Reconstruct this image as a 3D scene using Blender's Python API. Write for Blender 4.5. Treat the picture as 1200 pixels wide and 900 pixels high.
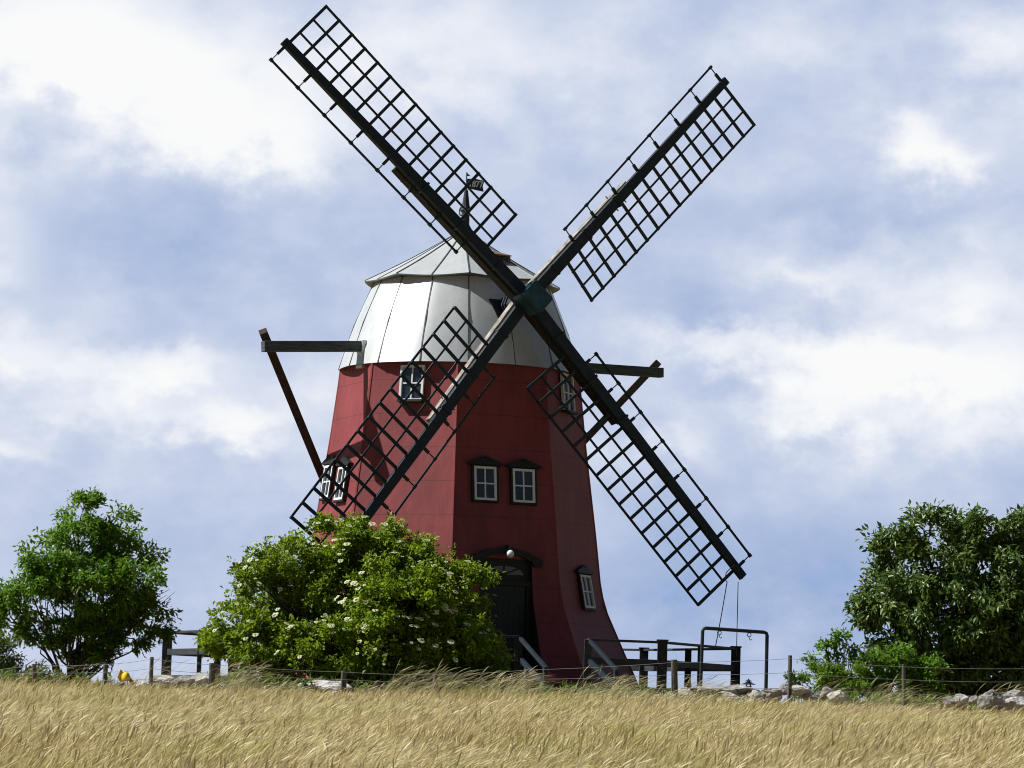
import bpy, math, random
import numpy as np
from mathutils import Vector, Matrix
random.seed(7); rng = np.random.default_rng(11)
R = math.radians
for o in list(bpy.data.objects): bpy.data.objects.remove(o)
SC = bpy.context.scene
COL = SC.collection

# ---------------------------------------------------------------- camera
FPX, PIT, ROL = 3825.0, math.atan(380/3825.0), R(1.65)
cd = bpy.data.cameras.new('camera'); cam = bpy.data.objects.new('camera', cd); COL.objects.link(cam)
cd.sensor_width = 36; cd.lens = FPX/1200*36; cd.clip_start = .5; cd.clip_end = 20000
rt_ = Vector((1, 0, 0)); up_ = Vector((0, -math.sin(PIT), math.cos(PIT))); fw_ = Vector((0, math.cos(PIT), math.sin(PIT)))
r2 = rt_*math.cos(ROL) + up_*math.sin(ROL); u2 = up_*math.cos(ROL) - rt_*math.sin(ROL)
cam.matrix_world = Matrix(((r2.x, u2.x, -fw_.x, 0), (r2.y, u2.y, -fw_.y, 0), (r2.z, u2.z, -fw_.z, 0), (0, 0, 0, 1)))
SC.camera = cam

# ---------------------------------------------------------------- sun, sky, exposure
SUN_AZ, SUN_EL = 88.5, 47.0          # degrees left of the line mill-to-camera, degrees above the horizon
S = Vector((-math.sin(R(SUN_AZ))*math.cos(R(SUN_EL)), -math.cos(R(SUN_AZ))*math.cos(R(SUN_EL)), math.sin(R(SUN_EL))))
ld = bpy.data.lights.new('sun', 'SUN'); ld.energy = 5.0; ld.angle = R(.5); ld.color = (1, .965, .90)
sun = bpy.data.objects.new('sun', ld); COL.objects.link(sun); sun.rotation_euler = S.to_track_quat('Z', 'Y').to_euler()
SC.view_settings.view_transform = 'Standard'; SC.view_settings.look = 'None'
SC.view_settings.exposure = 0.35; SC.view_settings.gamma = 1.0; SC.view_settings.use_curve_mapping = False
SC.cycles.filter_width = 1.05; SC.cycles.max_bounces = 6; SC.cycles.transparent_max_bounces = 8
W = bpy.data.worlds.new('World'); SC.world = W; W.use_nodes = True
nt = W.node_tree; N = nt.nodes; L = nt.links; N.clear()
def mth(op, a, b=None, c=None, tree=None):
    t = tree or nt
    n = t.nodes.new('ShaderNodeMath'); n.operation = op
    for i, v in enumerate((a, b, c)):
        if v is None: continue
        if isinstance(v, (int, float)): n.inputs[i].default_value = v
        else: t.links.new(v, n.inputs[i])
    return n.outputs[0]
sky = N.new('ShaderNodeTexSky'); sky.sky_type = 'NISHITA'; sky.sun_disc = False
sky.sun_elevation = R(SUN_EL); sky.sun_rotation = math.atan2(S.x, S.y) % (2*math.pi); sky.air_density = 1.0; sky.dust_density = .3
tc = N.new('ShaderNodeTexCoord'); sx = N.new('ShaderNodeSeparateXYZ'); L.new(tc.outputs['Generated'], sx.inputs[0])
az = mth('ARCTAN2', sx.outputs[0], sx.outputs[1]); el = mth('ARCSINE', sx.outputs[2])
AZ = mth('MULTIPLY', az, 57.2958); EL = mth('MULTIPLY', el, 57.2958)      # degrees of azimuth and height
cmb = N.new('ShaderNodeCombineXYZ'); L.new(AZ, cmb.inputs[0]); L.new(mth('MULTIPLY', EL, 1.35), cmb.inputs[1])
def noise(scale, detail, rough, off=(0, 0, 0), dist=0.0):
    m = N.new('ShaderNodeMapping'); m.inputs['Location'].default_value = off; L.new(cmb.outputs[0], m.inputs[0])
    n = N.new('ShaderNodeTexNoise'); n.inputs['Scale'].default_value = scale; n.inputs['Detail'].default_value = detail
    n.inputs['Roughness'].default_value = rough; n.inputs['Distortion'].default_value = dist; L.new(m.outputs[0], n.inputs['Vector']); return n.outputs[0]
nA = noise(.22, 8, .52, (31, 4, 0), .1); nB = noise(.60, 9, .57, (3, 17, 5), .0)
nC = noise(1.05, 9, .58, (8, 41, 2), .0)
# warp the cloud banks with the large noise
uw = mth('ADD', AZ, mth('MULTIPLY', mth('SUBTRACT', nB, .5), 1.9)); vw = mth('ADD', EL, mth('MULTIPLY', mth('SUBTRACT', nC, .5), 1.5))
banks = [  # azimuth, height, half width, half height (degrees), brightness
    (-6.0, 10.7, 3.0, 1.1, .56), (-8.4, 11.4, 1.9, 1.1, .56), (-4.9, 9.7, 1.5, .6, .42), (-8.1, 10.2, .9, .4, -.24), (-5.7, 7.9, 3.4, 1.0, -.12), (-9.0, 7.6, .7, .9, .20),
    (-7.0, 5.65, 1.8, .42, .30), (-8.7, 6.05, .8, .5, .22), (-5.7, 5.75, .7, .32, .28), (-4.9, 4.85, 1.2, .36, .44), (-9.0, 4.3, .9, .22, .24), (-7.5, 4.95, 1.7, .45, .20), (-3.2, 5.6, .8, .4, .15),
    (-1.5, 11.6, 1.6, 1.0, .26), (1.5, 11.0, 2.0, 1.0, .10), (8.9, 11.7, 1.0, .9, .24), (5.0, 11.8, 2.5, .5, .08),
    (7.15, 9.9, .58, .52, .50), (7.9, 9.7, .60, .34, .30), (6.0, 8.7, 2.2, .36, -.14), (8.3, 8.6, 1.0, .36, .12), (5.4, 7.6, .9, .26, .20), (3.3, 7.1, 1.4, .42, -.14), (7.9, 7.2, 1.4, .5, .34),
    (3.7, 6.5, 1.1, .36, .28), (5.85, 6.2, 1.6, .50, .66), (7.4, 6.05, 1.0, .45, .46), (8.8, 6.0, .9, .7, .40), (5.4, 5.3, 1.1, .5, .42), (3.5, 5.7, .9, .3, -.10), (2.9, 4.8, .6, .45, .24), (7.5, 5.2, 1.7, .6, .22),
    (5.0, 2.2, 4.6, 1.4, -.32), (-5.5, 2.4, 4.0, 1.0, -.10)]
tot = None
for (a, e, wa, we, b) in banks:
    dx = mth('DIVIDE', mth('SUBTRACT', uw, a), wa); dy = mth('DIVIDE', mth('SUBTRACT', vw, e), we)
    g = mth('MULTIPLY', mth('EXPONENT', mth('MULTIPLY', mth('ADD', mth('MULTIPLY', dx, dx), mth('MULTIPLY', dy, dy)), -1.0)), b)
    tot = g if tot is None else mth('ADD', tot, g)
dens = mth('ADD', mth('MULTIPLY', tot, mth('ADD', mth('MULTIPLY', mth('SUBTRACT', nC, .5), 1.3), .95)), mth('ADD', mth('ADD', mth('MULTIPLY', mth('SUBTRACT', nB, .5), .55), .47), mth('MULTIPLY', mth('SUBTRACT', nA, .5), .25)))
rp = N.new('ShaderNodeValToRGB'); L.new(dens, rp.inputs[0]); cr = rp.color_ramp; cr.interpolation = 'B_SPLINE'
cr.elements[0].position = 0.0; cr.elements[0].color = (.25, .40, .69, 1)
cr.elements[1].position = 1.0; cr.elements[1].color = (1.02, 1.02, 1.02, 1)
for p, c in ((.16, (.35, .465, .715, 1)), (.34, (.465, .555, .775, 1)), (.50, (.60, .67, .845, 1)), (.64, (.76, .81, .92, 1)), (.82, (.93, .95, .99, 1))):
    e_ = cr.elements.new(p); e_.color = c
skb = N.new('ShaderNodeVectorMath'); skb.operation = 'SCALE'; L.new(sky.outputs[0], skb.inputs[0]); skb.inputs['Scale'].default_value = .028
# cloud cover: banks low over the horizon, opening to broken blue overhead
cov = N.new('ShaderNodeMapRange'); L.new(EL, cov.inputs[0]); cov.inputs[1].default_value = 13; cov.inputs[2].default_value = 20
cov.inputs[3].default_value = .95; cov.inputs[4].default_value = .06
cv2 = N.new('ShaderNodeMapRange'); L.new(mth('ABSOLUTE', AZ), cv2.inputs[0]); cv2.inputs[1].default_value = 18; cv2.inputs[2].default_value = 46
cv2.inputs[3].default_value = 1.0; cv2.inputs[4].default_value = .08
cvm = mth('MULTIPLY', cov.outputs[0], cv2.outputs[0])
mx = N.new('ShaderNodeMix'); mx.data_type = 'RGBA'; L.new(cvm, mx.inputs[0]); L.new(skb.outputs[0], mx.inputs[6]); L.new(rp.outputs[0], mx.inputs[7])
# the Background keeps a strength of 0.10; clouds and sky share it
sc10 = N.new('ShaderNodeVectorMath'); sc10.operation = 'SCALE'; sc10.inputs['Scale'].default_value = 7.85; L.new(mx.outputs[2], sc10.inputs[0])
bg = N.new('ShaderNodeBackground'); bg.inputs[1].default_value = .10; L.new(sc10.outputs[0], bg.inputs[0])
wo = N.new('ShaderNodeOutputWorld'); L.new(bg.outputs[0], wo.inputs[0])

# ---------------------------------------------------------------- projection helpers (photo pixel + distance -> point of the place)
def proj(P):
    x, y, z = P
    d = y*math.cos(PIT) + z*math.sin(PIT); u = -y*math.sin(PIT) + z*math.cos(PIT)
    a = FPX*x/d; b = -FPX*u/d
    return (600 + a*math.cos(ROL) - b*math.sin(ROL), 450 + a*math.sin(ROL) + b*math.cos(ROL))
def at(px, py, Y):
    a0, b0 = px - 600, py - 450
    a = a0*math.cos(ROL) + b0*math.sin(ROL); b = -a0*math.sin(ROL) + b0*math.cos(ROL)
    d = Vector((a/FPX, math.cos(PIT) + b/FPX*math.sin(PIT), math.sin(PIT) - b/FPX*math.cos(PIT)))
    return d*(Y/d.y)
def ground(x, y):
    t = min(max(y, -60), 71.0)
    z = 1.6*(t/71.0 - 1.0)
    if y > 95: z -= .02*(y - 95) if y < 400 else 6.1 + .004*(y - 400)
    return z + .05*math.sin(x*.35 + y*.11)*(1 if y < 66 else max(0, (72 - y)/6)) 

# ---------------------------------------------------------------- materials
def mat(name, col, rough=.7, var=.25, scale=6.0, bump=.0, metal=0.0, spec=.4, stretch=(1, 1, 1), col2=None, bscale=None, detail=6):
    m = bpy.data.materials.new(name); m.use_nodes = True; t = m.node_tree; b = t.nodes['Principled BSDF']
    b.inputs['Roughness'].default_value = rough; b.inputs['Metallic'].default_value = metal; b.inputs['Specular IOR Level'].default_value = spec
    c = t.nodes.new('ShaderNodeTexCoord'); mp = t.nodes.new('ShaderNodeMapping'); mp.inputs['Scale'].default_value = stretch
    t.links.new(c.outputs['Object'], mp.inputs[0])
    n = t.nodes.new('ShaderNodeTexNoise'); n.inputs['Scale'].default_value = scale; n.inputs['Detail'].default_value = detail; n.inputs['Roughness'].default_value = .6
    t.links.new(mp.outputs[0], n.inputs['Vector'])
    r = t.nodes.new('ShaderNodeValToRGB'); r.color_ramp.elements[0].position = .3; r.color_ramp.elements[1].position = .7
    c2 = col2 or tuple(min(1, v*(1 + var)) for v in col)
    r.color_ramp.elements[0].color = (*[v*(1 - var) for v in col], 1); r.color_ramp.elements[1].color = (*c2, 1)
    t.links.new(n.outputs[0], r.inputs[0]); t.links.new(r.outputs[0], b.inputs['Base Color'])
    if bump:
        n2 = t.nodes.new('ShaderNodeTexNoise'); n2.inputs['Scale'].default_value = bscale or scale*3; n2.inputs['Detail'].default_value = 5
        t.links.new(mp.outputs[0], n2.inputs['Vector'])
        bp = t.nodes.new('ShaderNodeBump'); bp.inputs['Strength'].default_value = bump; bp.inputs['Distance'].default_value = .03
        t.links.new(n2.outputs[0], bp.inputs['Height']); t.links.new(bp.outputs[0], b.inputs['Normal'])
    return m
def leafmat(name, c1, c2, trans=.35, rough=.45, spec=.4, extra=None):
    m = bpy.data.materials.new(name); m.use_nodes = True; t = m.node_tree; b = t.nodes['Principled BSDF']; out = t.nodes['Material Output']
    g = t.nodes.new('ShaderNodeNewGeometry'); r = t.nodes.new('ShaderNodeValToRGB')
    r.color_ramp.elements[0].color = (*c1, 1); r.color_ramp.elements[1].color = (*c2, 1)
    if extra:
        e = r.color_ramp.elements.new(extra[0]); e.color = (*extra[1], 1)
    nz = t.nodes.new('ShaderNodeTexNoise'); nz.inputs['Scale'].default_value = 1.6; nz.inputs['Detail'].default_value = 3; t.links.new(g.outputs['Position'], nz.inputs['Vector'])
    fac = mth('ADD', mth('MULTIPLY', g.outputs['Random Per Island'], .62, tree=t), mth('SUBTRACT', mth('MULTIPLY', nz.outputs[0], 1.3, tree=t), .46, tree=t), tree=t)
    t.links.new(fac, r.inputs[0])
    b.inputs['Roughness'].default_value = rough; b.inputs['Specular IOR Level'].default_value = spec
    t.links.new(r.outputs[0], b.inputs['Base Color'])
    tr = t.nodes.new('ShaderNodeBsdfTranslucent'); t.links.new(r.outputs[0], tr.inputs[0])
    mx = t.nodes.new('ShaderNodeMixShader'); mx.inputs[0].default_value = trans
    t.links.new(b.outputs[0], mx.inputs[1]); t.links.new(tr.outputs[0], mx.inputs[2]); t.links.new(mx.outputs[0], out.inputs[0])
    return m
def red_mat():
    m = mat('red_painted_boards', (.238, .046, .052), .58, .20, 1.6, .15, spec=.35, stretch=(1, 1, .5), bscale=9)
    t = m.node_tree; b = t.nodes['Principled BSDF']; src = b.inputs['Base Color'].links[0].from_socket
    c = t.nodes.new('ShaderNodeTexCoord'); s = t.nodes.new('ShaderNodeSeparateXYZ'); t.links.new(c.outputs['Object'], s.inputs[0])
    n = t.nodes.new('ShaderNodeTexNoise'); n.inputs['Scale'].default_value = 5; n.inputs['Detail'].default_value = 4; t.links.new(c.outputs['Object'], n.inputs['Vector'])
    zz = mth('ADD', s.outputs[2], mth('MULTIPLY', n.outputs[0], .035, tree=t), tree=t)
    f = mth('FRACT', mth('DIVIDE', mth('ADD', zz, .42, tree=t), .865, tree=t), tree=t)
    line = mth('LESS_THAN', f, .022, tree=t)                                   # the seam between two courses
    n3 = t.nodes.new('ShaderNodeTexNoise'); n3.inputs['Scale'].default_value = 3.2; n3.inputs['Detail'].default_value = 9; n3.inputs['Roughness'].default_value = .7
    t.links.new(c.outputs['Object'], n3.inputs['Vector'])
    chip = mth('GREATER_THAN', n3.outputs[0], .705, tree=t)                    # flaked paint
    ln = mth('MULTIPLY', line, mth('ADD', mth('MULTIPLY', n3.outputs[0], 1.3, tree=t), -.15, tree=t), tree=t)
    k = mth('MAXIMUM', ln, mth('MULTIPLY', chip, .75, tree=t), tree=t)
    mx = t.nodes.new('ShaderNodeMix'); mx.data_type = 'RGBA'; t.links.new(k, mx.inputs[0]); t.links.new(src, mx.inputs[6]); mx.inputs[7].default_value = (.05, .015, .016, 1)
    # rain-washed streaks, long in z
    mp = t.nodes.new('ShaderNodeMapping'); mp.inputs['Scale'].default_value = (5, 5, .25); t.links.new(c.outputs['Object'], mp.inputs[0])
    n4 = t.nodes.new('ShaderNodeTexNoise'); n4.inputs['Scale'].default_value = 1.5; n4.inputs['Detail'].default_value = 6; t.links.new(mp.outputs[0], n4.inputs['Vector'])
    hs = t.nodes.new('ShaderNodeHueSaturation'); t.links.new(mx.outputs[2], hs.inputs['Color'])
    t.links.new(mth('ADD', mth('MULTIPLY', n4.outputs[0], .45, tree=t), .78, tree=t), hs.inputs['Value'])
    t.links.new(hs.outputs[0], b.inputs['Base Color'])
    return m
def metal_mat():
    m = mat('white_sheet_metal', (.67, .715, .75), .36, .06, 1.3, .12, metal=.35, spec=.5, bscale=1.4, detail=3)
    t = m.node_tree; b = t.nodes['Principled BSDF']; src = b.inputs['Base Color'].links[0].from_socket
    c = t.nodes.new('ShaderNodeTexCoord'); mp = t.nodes.new('ShaderNodeMapping'); mp.inputs['Scale'].default_value = (4, 4, .4); t.links.new(c.outputs['Object'], mp.inputs[0])
    n = t.nodes.new('ShaderNodeTexNoise'); n.inputs['Scale'].default_value = 2; n.inputs['Detail'].default_value = 8; n.inputs['Roughness'].default_value = .7; t.links.new(mp.outputs[0], n.inputs['Vector'])
    r = t.nodes.new('ShaderNodeValToRGB'); r.color_ramp.elements[0].position = .52; r.color_ramp.elements[1].position = .8; t.links.new(n.outputs[0], r.inputs[0])
    mx = t.nodes.new('ShaderNodeMix'); mx.data_type = 'RGBA'; t.links.new(mth('MULTIPLY', r.outputs[0], .55, tree=t), mx.inputs[0]); t.links.new(src, mx.inputs[6]); mx.inputs[7].default_value = (.45, .43, .33, 1)
    t.links.new(mx.outputs[2], b.inputs['Base Color'])
    return m
M = {}
M['red'] = red_mat(); M['metal'] = metal_mat()
M['seam_shade'] = mat('seam_and_eave_shade_grey', (.11, .12, .12), .5, .3, 8, metal=.3)  # colour of the seams, also used as painted shade on the eaves
M['dark'] = mat('navy_black_paint', (.015, .026, .038), .55, .35, 7, .35, spec=.4, bscale=30)
M['stock'] = mat('weathered_timber', (.20, .18, .165), .85, .4, 5, .5, spec=.2, col2=(.45, .42, .39), bscale=22)
M['darkstock'] = mat('dark_stock_timber', (.026, .025, .022), .75, .4, 5, .5, spec=.3, bscale=22)
M['beam'] = mat('grey_beam_timber', (.085, .105, .115), .8, .45, 4, .6, spec=.2, bscale=18, stretch=(.6, .6, 6))
M['strut'] = mat('brown_strut_timber', (.050, .038, .034), .8, .35, 5, .4, spec=.2, bscale=22)
M['poll'] = mat('blue_black_iron', (.03, .085, .12), .45, .35, 6, .2, metal=.3)
M['white'] = mat('white_window_paint', (.76, .80, .84), .5, .08, 20, .1)
M['casing'] = mat('dark_green_casing', (.010, .014, .014), .55, .3, 9, .2)
M['door'] = mat('dark_green_door', (.010, .019, .019), .5, .3, 7, .2, stretch=(6, 6, .7))
M['glass'] = mat('window_glass', (.02, .03, .045), .06, .2, 2, .06, spec=.9, bscale=3)
M['rust'] = mat('rusty_flap', (.22, .15, .12), .7, .3, 4, .2, metal=.3)
M['globe'] = mat('opal_glass_globe', (.82, .82, .84), .25, .02, 3, spec=.6)
M['deckwood'] = mat('dark_deck_timber', (.030, .036, .042), .7, .4, 6, .4, spec=.3, bscale=24)
M['greyrail'] = mat('blue_grey_rail_timber', (.034, .044, .055), .65, .4, 6, .4, spec=.4, bscale=24)
M['post'] = mat('grey_fence_post', (.105, .10, .092), .9, .35, 7, .5, stretch=(3, 3, .6), bscale=20)
M['wire'] = mat('galvanised_wire', (.30, .32, .34), .5, .2, 9, metal=.5)
M['pipe'] = mat('dark_steel_pipe', (.025, .035, .045), .45, .3, 8, .1, metal=.3)
M['stone'] = mat('pale_limestone', (.40, .38, .37), .9, .45, 4.5, 1.0, spec=.2, col2=(.80, .78, .77), bscale=9)
M['greystone'] = mat('grey_lichen_stone', (.20, .19, .185), .92, .5, 5, 1.0, spec=.2, col2=(.56, .54, .52), bscale=11)
M['yellow'] = mat('yellow_plastic', (.78, .50, .02), .4, .1, 9, .1)
M['blue'] = mat('blue_plastic', (.03, .12, .50), .4, .1, 5)
M['greystrut'] = mat('grey_strut_timber', (.085, .078, .070), .85, .4, 5, .4, spec=.2, bscale=22)
M['rope'] = mat('rope_fibre', (.20, .15, .13), .9, .3, 60)
M['digit'] = mat('sky_coloured_digits', (.62, .66, .74), .6, .05, 9)  # raised digits; sky light showing through cut-outs is put into this colour
M['bark'] = mat('grey_brown_bark', (.045, .04, .033), .9, .4, 9, .7, bscale=25, stretch=(1, 1, .3))
M['soil'] = mat('meadow_soil', (.19, .135, .05), .95, .35, .35, .5, spec=.1, col2=(.30, .23, .09), bscale=6, detail=10)

# ---------------------------------------------------------------- mesh helpers
def tag(o, label=None, cat=None, group=None, kind=None):
    for k, v in (('label', label), ('category', cat), ('group', group), ('kind', kind)):
        if v: o[k] = v
    return o
def empty(name, loc, label=None, cat=None, group=None):
    o = bpy.data.objects.new(name, None); o.location = loc; o.empty_display_size = .3; COL.objects.link(o)
    return tag(o, label, cat, group)
def origin(parent):
    v = Vector((0, 0, 0))
    while parent is not None: v += Vector(parent.location); parent = parent.parent
    return v
class MB:
    def __init__(s): s.v = []; s.f = []; s.m = []
    def add(s, vs, fs, m=0):
        b = len(s.v); s.v += [Vector(v) for v in vs]
        for f in fs: s.f.append([b + i for i in f]); s.m.append(m)
    def box(s, c, ax, h, m=0):
        c = Vector(c); a, b, d = [Vector(x).normalized()*k for x, k in zip(ax, h)]
        vs = [c + a*i + b*j + d*k for k in (-1, 1) for j in (-1, 1) for i in (-1, 1)]
        fs = [(0, 2, 3, 1), (4, 5, 7, 6), (0, 1, 5, 4), (2, 6, 7, 3), (0, 4, 6, 2), (1, 3, 7, 5)]
        s.add(vs, fs, m)
    def beam(s, p0, p1, w, h, up=(0, 0, 1), w1=None, h1=None, m=0):
        p0 = Vector(p0); p1 = Vector(p1); d = (p1 - p0).normalized(); up = Vector(up)
        sd = d.cross(up).normalized(); uu = sd.cross(d).normalized(); w1 = w if w1 is None else w1; h1 = h if h1 is None else h1
        vs = [p + sd*(a*ww/2) + uu*(b*hh/2) for p, ww, hh in ((p0, w, h), (p1, w1, h1)) for a, b in ((-1, -1), (1, -1), (1, 1), (-1, 1))]
        s.add(vs, [(3, 2, 1, 0), (4, 5, 6, 7), (0, 1, 5, 4), (1, 2, 6, 5), (2, 3, 7, 6), (3, 0, 4, 7)], m)
    def tube(s, path, rad, n=8, m=0, cap=True):
        path = [Vector(p) for p in path]; rad = rad if isinstance(rad, (list, tuple)) else [rad]*len(path)
        vs = []; ref = None
        for i, p in enumerate(path):
            d = (path[min(i+1, len(path)-1)] - path[max(i-1, 0)]).normalized()
            if ref is None: ref = Vector((0, 0, 1)) if abs(d.z) < .9 else Vector((1, 0, 0))
            a = d.cross(ref).normalized(); b = a.cross(d).normalized(); ref = b
            vs += [p + (a*math.cos(2*math.pi*k/n) + b*math.sin(2*math.pi*k/n))*rad[i] for k in range(n)]
        fs = [(i*n + k, i*n + (k+1) % n, (i+1)*n + (k+1) % n, (i+1)*n + k) for i in range(len(path)-1) for k in range(n)]
        if cap: fs += [tuple(range(n))[::-1], tuple((len(path)-1)*n + k for k in range(n))]
        s.add(vs, fs, m)
    def prism(s, pts, vec, m=0):
        n = len(pts); pts = [Vector(p) for p in pts]; vec = Vector(vec)
        s.add(pts + [p + vec for p in pts], [tuple(range(n))[::-1], tuple(range(n, 2*n))] + [(i, (i+1) % n, n + (i+1) % n, n + i) for i in range(n)], m)
    def build(s, name, mats, parent=None, bevel=0, smooth=False, loc=None):
        me = bpy.data.meshes.new(name); o = bpy.data.objects.new(name, me); COL.objects.link(o)
        if loc is not None: o.location = loc
        og = origin(parent) + (Vector(loc) if loc is not None else Vector((0, 0, 0)))
        me.from_pydata([tuple(v - og) for v in s.v], [], s.f)
        for mm in (mats if isinstance(mats, (list, tuple)) else [mats]): me.materials.append(mm)
        me.polygons.foreach_set('material_index', s.m)
        if smooth: me.polygons.foreach_set('use_smooth', [True]*len(s.f))
        me.update(); o.parent = parent
        import bmesh
        bm = bmesh.new(); bm.from_mesh(me)
        if smooth: bmesh.ops.remove_doubles(bm, verts=bm.verts, dist=.0004)
        bmesh.ops.recalc_face_normals(bm, faces=bm.faces); bm.to_mesh(me); bm.free()
        if smooth: me.set_sharp_from_angle(angle=R(38))
        if bevel:
            bv = o.modifiers.new('bevel', 'BEVEL'); bv.width = bevel; bv.segments = 2; bv.limit_method = 'ANGLE'; bv.angle_limit = R(50)
        return o
def npmesh(name, V, F, material, parent=None, loc=None):
    """big meshes: V (n,3) world, F (k,3) or (k,4)"""
    me = bpy.data.meshes.new(name); o = bpy.data.objects.new(name, me); COL.objects.link(o)
    if loc is not None: o.location = loc
    og = np.array(origin(parent) + (Vector(loc) if loc is not None else Vector((0, 0, 0))))
    k = F.shape[1]
    me.vertices.add(len(V)); me.vertices.foreach_set('co', (V - og).astype(np.float32).ravel())
    me.loops.add(F.size); me.loops.foreach_set('vertex_index', F.astype(np.int32).ravel())
    me.polygons.add(len(F)); me.polygons.foreach_set('loop_start', np.arange(len(F), dtype=np.int32)*k)
    me.materials.append(material); me.update(calc_edges=True); me.validate(); o.parent = parent
    return o

# ---------------------------------------------------------------- the ground
xs = np.concatenate([np.linspace(-3000, -60, 12), np.arange(-50, 51, 1.0), np.linspace(60, 3000, 12)])
ys = np.concatenate([np.linspace(-300, -10, 6), np.arange(0, 120, 1.0), np.linspace(125, 4000, 24)])
GV = np.array([(x, y, ground(x, y)) for y in ys for x in xs]); nx = len(xs)
GF = np.array([(j*nx + i, j*nx + i + 1, (j+1)*nx + i + 1, (j+1)*nx + i) for j in range(len(ys)-1) for i in range(nx-1)])
tag(npmesh('ground', GV, GF, M['soil']), 'gently rising meadow ground up to the mill', kind='structure')

# ---------------------------------------------------------------- the windmill
X0, Y0 = -1.37, 85.0
mill = empty('windmill', (X0, Y0, 0), 'dark red smock windmill with white metal cap and four black lattice sails', 'windmill')
def adir(a): return Vector((math.sin(R(a)), -math.cos(R(a)), 0))      # azimuth: 0 faces the camera, 90 the right
out = [(680.5, 459), (686, 520), (693.6, 588), (698.5, 632), (703.5, 684), (708.5, 712), (723, 746), (734, 772), (746, 798)]
prof = []
for p in out:
    q = at(p[0], p[1], Y0); prof.append((q.z, q.x - X0))
prof.sort(); PZ = [z for z, _ in prof]; PR = [r for _, r in prof]
PZ = [0.0] + PZ + [8.72]; PR = [PR[0] + .32] + PR + [PR[-1] - .09*(8.72 - PZ[-2])]
def Rv(z): return float(np.interp(z, PZ, PR))
def apo(z): return Rv(z)*math.cos(R(22.5))
def fpt(a, s, z, d=0.0):
    """point on the facet facing azimuth a: s metres to its right, height z, d metres out"""
    n = adir(a); t = Vector((math.cos(R(a)), math.sin(R(a)), 0))
    return Vector((X0, Y0, z)) + n*(apo(z) + d) + t*s
def on_facet(a, px, py):
    s, z = 0.0, (828 - py)/45.0
    for _ in range(30):
        q = proj(fpt(a, s, z)); qs = proj(fpt(a, s + .01, z)); qz = proj(fpt(a, s, z + .01))
        J = np.array([[qs[0]-q[0], qz[0]-q[0]], [qs[1]-q[1], qz[1]-q[1]]])/.01
        d = np.linalg.solve(J, np.array([px - q[0], py - q[1]])); s += d[0]; z += d[1]
    return s, z
zs = sorted(set([0, .25, .5, .72] + list(np.arange(.9, 8.71, .2)) + [8.72, 3.72]))
ds, dzt = on_facet(22.5, 592, 668); DS0, DS1, DZ0, DZ1 = ds - .72, ds + .72, .72, 3.72
b = MB()
for k in range(8):
    a = 22.5 + 45*k; hw = math.tan(R(22.5))
    for z0, z1 in zip(zs[:-1], zs[1:]):
        cols = [(-hw*apo(z0), hw*apo(z0), -hw*apo(z1), hw*apo(z1))]
        if k == 0 and z0 >= DZ0 - 1e-6 and z1 <= DZ1 + 1e-6:
            cols = [(-hw*apo(z0), DS0, -hw*apo(z1), DS0), (DS1, hw*apo(z0), DS1, hw*apo(z1))]
        for l0, r0, l1, r1 in cols:
            b.add([fpt(a, l0, z0), fpt(a, r0, z0), fpt(a, r1, z1), fpt(a, l1, z1)], [(0, 1, 2, 3)])
tower = b.build('tower', M['red'], mill)
# rounded corner boards
b = MB()
for k in range(8):
    n = adir(45*k); b.tube([Vector((X0, Y0, z)) + n*(Rv(z) - .045) for z in zs[::2] + [8.66] if z < 8.67], .06, 8)
b.build('corner_trim', M['red'], mill, smooth=True)
# cap skirt and roof
SB, ST, RB, RT = 8.66, 10.96, 3.17, 2.33
CO = 4.5
b = MB(); n = 16; prev = None; cen = Vector((X0, Y0, 0))
def skr(t): return RB + (RT - RB)*t + .06*math.sin(math.pi*t)
def skp(a, t, d=0): return cen + adir(a)*(skr(t) + d) + Vector((0, 0, SB + (ST - SB)*t))
NT = 8; AN = 64
for i in range(AN):
    a0, a1 = CO + i*360/AN, CO + (i+1)*360/AN
    def ch(a):   # slight flatness of every sheet between two seams
        f = ((a - CO) % 22.5)/22.5; return -.022*math.sin(math.pi*f)
    for j in range(NT):
        t0, t1 = j/NT, (j+1)/NT
        b.add([skp(a0, t0, ch(a0)), skp(a1, t0, ch(a1)), skp(a1, t1, ch(a1)), skp(a0, t1, ch(a0))], [(0, 1, 2, 3)])
    d = Vector((0, 0, .035))
    b.add([skp(a0, 0, ch(a0)) , skp(a1, 0, ch(a1)), skp(a1, 0, ch(a1)-.5) + d, skp(a0, 0, ch(a0)-.5) + d], [(0, 1, 2, 3)], 1)
for i in range(16):
    a = CO + 22.5*i
    b.beam(skp(a, 0, .004), skp(a, .5, .004), .028, .03, adir(a), m=1); b.beam(skp(a, .5, .004), skp(a, 1, .004), .028, .03, adir(a), m=1)
skirt = b.build('cap_skirt', [M['metal'], M['seam_shade']], mill, smooth=True)
b = MB(); RZ, RA = 11.02, 12.50; ER = 2.57
def rfp(a, t, d=0):
    f = ((a - CO) % 45)/45.0; w = math.sin(math.pi*f)
    r = ER*(1 - .045*w)*(1 - t); z = RZ + (RA - RZ)*(t - .035*math.sin(math.pi*t)) - .06*w*(1 - t)**2
    return cen + adir(a)*r + Vector((0, 0, z + d))
NT = 6
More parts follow.
